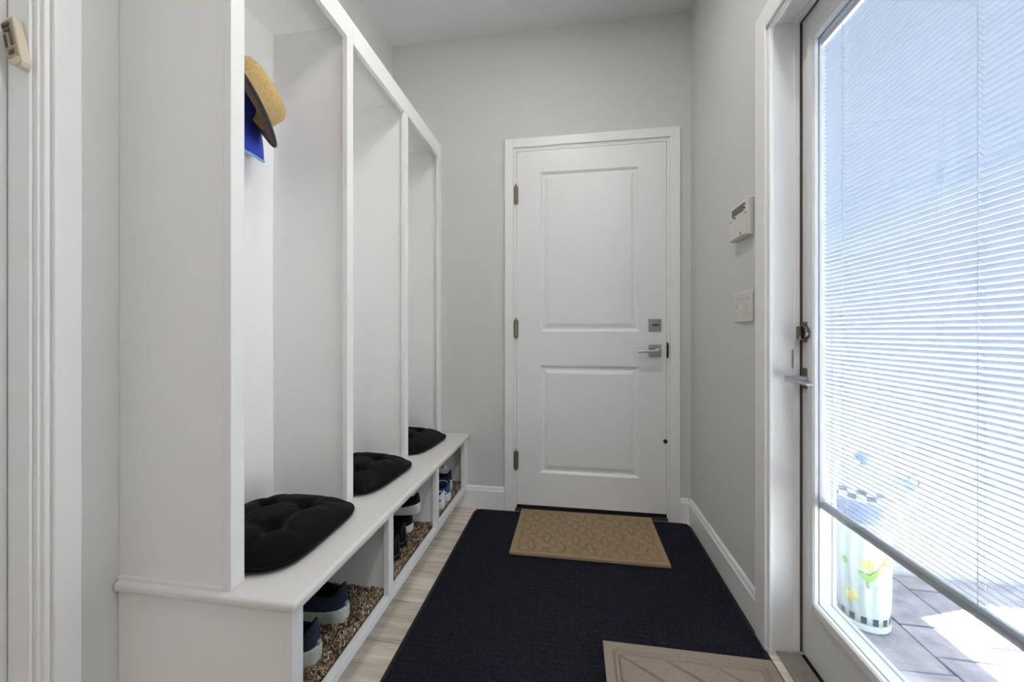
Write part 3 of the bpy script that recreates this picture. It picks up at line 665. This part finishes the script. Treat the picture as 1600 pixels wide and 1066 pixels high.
# ------------------------------------------------------------------ mats
def height_mat(name, label, cat, x0, x1, y0, y1, z0, t, step, hf, m, border=0.0, mborder=None, rz=0.0, radius=0.0):
    cx, cy = (x0 + x1) / 2, (y0 + y1) / 2; root = thing(name, label, cat, (cx, cy, z0), rz=rz)
    w, h = x1 - x0, y1 - y0
    iw, ih = w - 2 * border, h - 2 * border
    nx, ny = int(round(iw / step)), int(round(ih / step)); V, F = [], []
    for i in range(nx + 1):
        for j in range(ny + 1):
            x, y = -iw / 2 + iw * i / nx, -ih / 2 + ih * j / ny
            V.append((x, y, t + hf(x, y, iw, ih, i, j)))
    for i in range(nx):
        for j in range(ny):
            a = i * (ny + 1) + j; F.append((a, a + ny + 1, a + ny + 2, a + 1))
    me = bpy.data.meshes.new('pile_surface'); me.from_pydata(V, [], F); me.update()
    link('pile_surface', me, m, root, smooth=True)
    bm = bmesh.new()
    def rr(ins, z):
        W2, H2 = w / 2 - ins, h / 2 - ins; r = max(0.0005, radius - ins); p = []
        for cxs, cys, a0 in ((1, 1, 0), (-1, 1, 90), (-1, -1, 180), (1, -1, 270)):
            for q in range(7):
                a = math.radians(a0 + 15 * q); p.append((cxs * (W2 - r) + r * math.cos(a), cys * (H2 - r) + r * math.sin(a), z))
        return p
    if border: rings_mesh(bm, [rr(0, 0.0004), rr(0, 0.003), rr(border * 0.5, t * 0.8), rr(border * 1.02, t * 0.8), rr(border * 1.05, 0.0025)], True, True)
    else: rings_mesh(bm, [rr(0, 0.0004), rr(0, t * 0.93), rr(0.003, t * 0.93), rr(0.004, 0.002)], True, True)
    fin('backing', bm, mborder or m, root, world=False)
    return root
def waffle(x, y, w, h, i, j):
    p = 0.021; a, b = (x / p + 50) % 1 - 0.5, (y / p + 50) % 1 - 0.5
    q = 0.5 - max(abs(a), abs(b))
    g = min(1.0, q / 0.20)
    return -0.0052 * (1 - g) ** 1.3 + 0.0008 * math.sin(x * 311 + 7 * math.sin(y * 97)) + random.uniform(-.0007, .0007)
height_mat('floor_mat', 'large charcoal waffle-pile mat covering the hall floor', 'mat', -0.567, 0.6235, -0.55, 2.2375, 0.0, 0.0082, 0.0035, waffle, M['matblack'], 0.014, M['matrubber'], radius=0.045)
def petals(x, y, w, h, i, j):
    ex, ey = w / 2 - abs(x), h / 2 - abs(y); e = min(ex, ey); z = 0.0
    if e < 0.024: z = 0.0006
    else:
        p = 0.0705; X, Y = x / p + 40.25 + 0.06 * math.sin(y * 40), y / p + 40.5; ci, cj = math.floor(X), math.floor(Y); best = 9
        for di in (-1, 0, 1):
            for dj in (-1, 0, 1):
                I, J = ci + di, cj + dj; dx, dy = X - (I + .5), Y - (J + .5)
                if (I + J) % 2: dx, dy = dy, dx
                dx += 0.12 * dy
                if abs(dy) < 0.72:
                    hwid = 0.25 * (1 - (dy / 0.72) ** 2); d = abs(dx) - hwid
                    best = min(best, abs(d) if True else d)
        z = 0.0008 - 0.0090 * math.exp(-(best / 0.056) ** 4)
        if e < 0.030: z = -0.0070
    return z + random.uniform(-.00025, .00025)
height_mat('door_mat', 'beige embossed petal-pattern door mat in front of the white panelled door', 'mat', -0.291, 0.424, 1.788, 2.236, 0.0105, 0.0108, 0.0024, petals, M['matbeige'])
def diagonals(x, y, w, h, i, j):
    ex, ey = w / 2 - abs(x), h / 2 - abs(y); e = min(ex, ey); z = 0.0005
    for g in (0.030, 0.044): z -= 0.0085 * math.exp(-((e - g) / 0.0030) ** 4)
    if e > 0.047:
        d = ((x + w / 2 - 0.040) * 0.56 + (y - h / 2 + 0.044) * 0.83) / 0.0785
        f = abs(d - round(d)) * 0.0785; z -= 0.0090 * math.exp(-(f / 0.0036) ** 4)
    return z + random.uniform(-.00025, .00025)
height_mat('door_mat', 'taupe mat with embossed diagonal lines beside the glass door', 'mat', 0.098, 0.609, 0.62, 1.322, 0.0105, 0.0108, 0.0024, diagonals, M['mattaupe'])

# ------------------------------------------------------------------ things on the walls
kp = thing('alarm_keypad', 'off-white alarm keypad with green display on the right wall', 'keypad', (XR, 1.585, 1.46))
bm = bmesh.new(); kx = 0.615
prism(bm, [(XR - 0.0005, 1.528), (kx + 0.006, 1.528), (kx, 1.522), (kx, 1.400), (kx + 0.003, 1.394), (XR - 0.0005, 1.394)], 'y', 1.509, 1.661); fin('housing', bm, M['plastic'], kp, 0.003)
boxes('lid', [(kx - 0.003, kx, 1.512, 1.658, 1.397, 1.470)], M['plastic'], kp, 0.001)
bm = bmesh.new(); tube(bm, [(kx - 0.0005, 1.511 + 0.148 * q / 10, 1.4735 - 0.006 * math.sin(PI * q / 10)) for q in range(11)], 0.0014, 6); fin('lid_seam', bm, M['darkmark'], kp)
bz = boxes('display', [(kx - 0.0012, kx + 0.001, 1.538, 1.640, 1.486, 1.513)], M['lcd'], kp, 0.0005)
for y, z, w, h in ((1.527, 1.508, .008, .006), (1.527, 1.494, .008, .006), (1.612, 1.478, .010, .0045), (1.556, 1.408, .006, .008)):
    boxes('button', [(kx - 0.0042, kx + 0.001, y - w / 2, y + w / 2, z - h / 2, z + h / 2)], M['darkmark'], kp)
sw = thing('light_switch', 'white three-toggle switch plate below the alarm keypad', 'switch', (XR, 1.593, 1.137))
boxes('wall_plate', [(XR - 0.006, XR - 0.0003, 1.511, 1.676, 1.080, 1.195)], M['plastic'], sw, 0.003)
for q, y in enumerate((1.547, 1.593, 1.640)):
    up_ = (1, -1, 1)[q]; bm = bmesh.new()
    prism(bm, [(XR - 0.0061, 1.1265), (XR - 0.0061, 1.1495), (XR - 0.014, 1.138 + 0.010 * up_ + .003), (XR - 0.014, 1.138 + 0.010 * up_ - .004)] if up_ > 0 else [(XR - 0.0061, 1.1265), (XR - 0.0061, 1.1495), (XR - 0.014, 1.132), (XR - 0.014, 1.125)], 'y', y - 0.004, y + 0.004)
    fin('toggle', bm, M['plastic'], sw, 0.001)
    for z in (1.107, 1.168):
        bm = bmesh.new(); tube(bm, [(XR - 0.0058, y, z), (XR - 0.0072, y, z)], 0.0026, 10); fin('screw', bm, M['nickel'], sw)
# slim sensor on the far left jamb, tilted
sn = thing('door_sensor', 'aged beige door sensor tilted on the far left jamb', 'sensor', (-1.121, LD1 - 0.0062, 1.628)); sn.rotation_euler = (0, math.radians(-14), 0)
bm = bmesh.new(); prism(bm, [(-0.016, -0.040), (0.004, -0.056), (0.012, -0.054), (0.017, -0.046), (0.017, 0.046), (0.012, 0.052), (-0.012, 0.050), (-0.016, 0.044)], 'y', -0.016, 0.0); fin('housing', bm, M['beigeplastic'], sn, 0.002, world=False)
boxes('circuit_board', [(-0.0145, 0.0125, -0.0166, -0.0161, -0.034, 0.045)], M['olive'], sn, world=False)
bm = bmesh.new(); prism(bm, [(-0.013, -0.036), (0.004, -0.052), (0.012, -0.050), (0.015, -0.044), (0.013, -0.036)], 'y', -0.0185, -0.0161); fin('end_cap', bm, M['beigeplastic'], sn, 0.001, world=False)
for x, z, w, h in ((-0.003, 0.036, 0.017, 0.006), (-0.002, 0.026, 0.013, 0.007), (-0.010, 0.004, 0.004, 0.026), (0.004, 0.006, 0.005, 0.028), (-0.001, -0.022, 0.012, 0.008)):
    boxes('contact', [(x - w / 2, x + w / 2, -0.0185, -0.0167, z - h / 2, z + h / 2)], M['darkmark'], sn, world=False)

# ------------------------------------------------------------------ outside the glass door
GZ = -0.05
gr = struct(boxes('ground', [(XO, 7.5, -4.0, 3.2, GZ - 0.14, GZ - 0.02)], M['sand']), 'paver patio outside the glass door')
rnd = random.Random(21)
PX, PY = 0.205, 0.152; cols_ = 9; ix = 0
for ix in range(9):
    x0 = 0.862 + (ix - 0) * PX if ix else 0.80
    x0 = 0.795 + ix * PX - 0.14 * 0; x1 = x0 + PX
    y = 0.30 + (0.5 * PY if ix % 2 else 0)
    while y < 2.0:
        ln = PY * rnd.choice((1, 1, 1, 2)); y1 = min(y + ln, 2.0)
        if y1 - y > 0.03:
            g_ = 0.003; j = lambda: rnd.uniform(-0.004, 0.004)
            lo = [(x0 + g_ + j(), y + g_ + j()), ((x0 + x1) / 2, y + g_ + j()), (x1 - g_ + j(), y + g_ + j()), (x1 - g_ + j(), y1 - g_ + j()), ((x0 + x1) / 2, y1 - g_ + j()), (x0 + g_ + j(), y1 - g_ + j())]
            dz = rnd.uniform(-0.002, 0.002); bm = bmesh.new()
            prism(bm, lo, 'z', GZ - 0.02, GZ + dz); fin('paver', bm, M['paver'], gr, 0.003)
        y = y1
boxes('bounce_field', [(0.795 + 9 * PX, 7.5, -4.0, 2.0, GZ - 0.02, GZ - 0.001), (0.795, 0.795 + 9 * PX, -4.0, 0.296, GZ - 0.02, GZ - 0.001)], M['bounce'], gr)  # added out of view to reflect sun up through the blind
struct(boxes('wall_outside', [(XO, 7.5, 2.005, 2.20, GZ - 0.02, 3.6)], M['stucco']), 'white stucco wall outside beyond the patio')
# unseen roof overhang, its outline shaped to cast the shade on the patio
zr = 2.75; dz_ = zr - GZ
def sh(x, y): return (x - SUN_K[0] * dz_, y - SUN_K[1] * dz_)
poly = [(XO, -4.0), sh(1.315, -4.0), sh(1.315, 1.717), sh(2.2, 2.04), (2.2, 2.6), (XO, 2.6)]
poly = [poly[0], (poly[1][0], -4.0)] + poly[2:]
bm = bmesh.new(); prism(bm, poly, 'z', zr, zr + 0.15); struct(fin('shade_roof', bm, M['stucco']), 'unseen roof overhang shaped to shade the patio outside the glass door')

def pedestal():
    c = (1.086, 1.664, GZ + 0.003)
    root = thing('birdbath', 'white fluted ceramic birdbath with checked rim and painted flowers outside the glass door', 'birdbath', c)
    n = 84
    def fl_ring(r, z, amp): return [((r + amp * math.cos(12 * 2 * PI * k / n)) * math.cos(2 * PI * k / n), (r + amp * math.cos(12 * 2 * PI * k / n)) * math.sin(2 * PI * k / n), z) for k in range(n)]
    bm = bmesh.new()
    rings_mesh(bm, [fl_ring(0.074, 0.0, 0), fl_ring(0.077, 0.006, 0), fl_ring(0.077, 0.020, 0), fl_ring(0.074, 0.022, 0)], True, True); fin('foot', bm, M['ceramic'], root, smooth=False, world=False)
    bm = bmesh.new(); rings_mesh(bm, [fl_ring(0.074, 0.0205, 0), fl_ring(0.074, 0.056, 0), fl_ring(0.0742, 0.062, 0.002), fl_ring(0.075, 0.12, 0.0032), fl_ring(0.077, 0.26, 0.0032), fl_ring(0.077, 0.36, 0.003), fl_ring(0.070, 0.388, 0.001)], True, True); fin('column', bm, M['ceramic'], root, smooth=True, world=False)
    def arc_patch(name, m, a0, a1, z0, z1, r, steps=4, t=0.0012, prof=None):
        bm = bmesh.new(); I, O = [], []
        rings = []
        for q in range(steps + 1):
            a = a0 + (a1 - a0) * q / steps
            zz = (z0, z1) if prof is None else prof(q / steps)
            rings.append([((r) * math.cos(a), r * math.sin(a), zz[0]), ((r + t) * math.cos(a), (r + t) * math.sin(a), zz[0]), ((r + t) * math.cos(a), (r + t) * math.sin(a), zz[1]), (r * math.cos(a), r * math.sin(a), zz[1])])
        rings_mesh(bm, rings, True, True); fin(name, bm, m, root, world=False)
    for q in range(14):
        a = 2 * PI * q / 14; arc_patch('check', M['checkblack'], a, a + PI / 14, 0.028, 0.052, 0.0740)
    # bowl, rim with two rows of checks, lid and ornament
    bm = bmesh.new(); lathe(bm, [(0.070, 0.388), (0.078, 0.397), (0.105, 0.430), (0.136, 0.477), (0.140, 0.489)], n=48, cap0=True); fin('bowl', bm, M['bowlshade'], root, smooth=True, world=False)
    bm = bmesh.new(); lathe(bm, [(0.1385, 0.487), (0.146, 0.491), (0.149, 0.497), (0.149, 0.537), (0.145, 0.541), (0.138, 0.539), (0.134, 0.515), (0.09, 0.500), (0.02, 0.495)], n=56, cap1=True); fin('rim', bm, M['ceramic'], root, smooth=False, world=False)
    for rw in (0, 1):
        for q in range(18):
            a = 2 * PI * (q + 0.5 * rw) / 18; arc_patch('check', M['checkblack'], a, a + PI / 18, 0.499 + rw * 0.018, 0.516 + rw * 0.018, 0.1487)
    bm = bmesh.new(); lathe(bm, [(0.118, 0.507), (0.112, 0.530), (0.09, 0.555), (0.05, 0.575), (0.018, 0.583), (0.010, 0.590)], n=40, cap0=True, cap1=True); fin('lid', bm, M['ceramic'], root, smooth=True, world=False)
    bm = bmesh.new(); lathe(bm, [(0.010, 0.587), (0.012, 0.601), (0.026, 0.611), (0.030, 0.619), (0.022, 0.629), (0.004, 0.633)], n=20, cap0=True, cap1=True); fin('finial', bm, M['bowlshade'], root, smooth=True, world=False)
    ang = math.radians(-5)
    def at(r, z, da=0): return (r * math.cos(ang + da), r * math.sin(ang + da), z)
    bm = bmesh.new(); tube(bm, [at(0.147, 0.503), at(0.166, 0.507), at(0.176, 0.527), at(0.172, 0.553), at(0.154, 0.561), at(0.142, 0.549), at(0.145, 0.535)], 0.006, 10, radii=[.006, .006, .0065, .006, .0055, .005, .006]); fin('handle', bm, M['bowlshade'], root, smooth=True, world=False)
    toward = math.atan2(-c[1], -c[0])
    def leaf(name, m, da, z, w, h, lean):
        bm = bmesh.new(); pts = []
        for q in range(12):
            a = 2 * PI * q / 12; pts.append((w * math.cos(a) * (1 - 0.4 * math.sin(a)), h * math.sin(a)))
        pts = [(x * math.cos(lean) - y_ * math.sin(lean), x * math.sin(lean) + y_ * math.cos(lean)) for x, y_ in pts]
        def pr(r): return [(r * math.cos(toward + da + x / 0.078), r * math.sin(toward + da + x / 0.078), z + y_) for x, y_ in pts]
        rings_mesh(bm, [pr(0.076), pr(0.0815)], True, True); fin(name, bm, m, root, world=False)
    for da, z, w, h, ln in ((0.05, 0.205, 0.009, 0.020, 0.9), (0.35, 0.21, 0.008, 0.020, -0.5), (0.62, 0.235, 0.008, 0.022, -0.3), (0.18, 0.190, 0.003, 0.03, 0.0), (-0.75, 0.235, 0.006, 0.012, 0.3)): leaf('painted_leaf', M['leafgreen'], da, z, w, h, ln)
    for cda, cz in ((0.15, 0.245), (-0.45, 0.115), (0.95, 0.26)):
        for q in range(5):
            a = 2 * PI * q / 5; leaf('painted_petal', M['yellow'], cda + 0.014 * math.cos(a) / 0.085, cz + 0.014 * math.sin(a), 0.006, 0.008, a - PI / 2)
pedestal()
for o in bpy.data.objects:
    if '_w' in o: del o['_w']
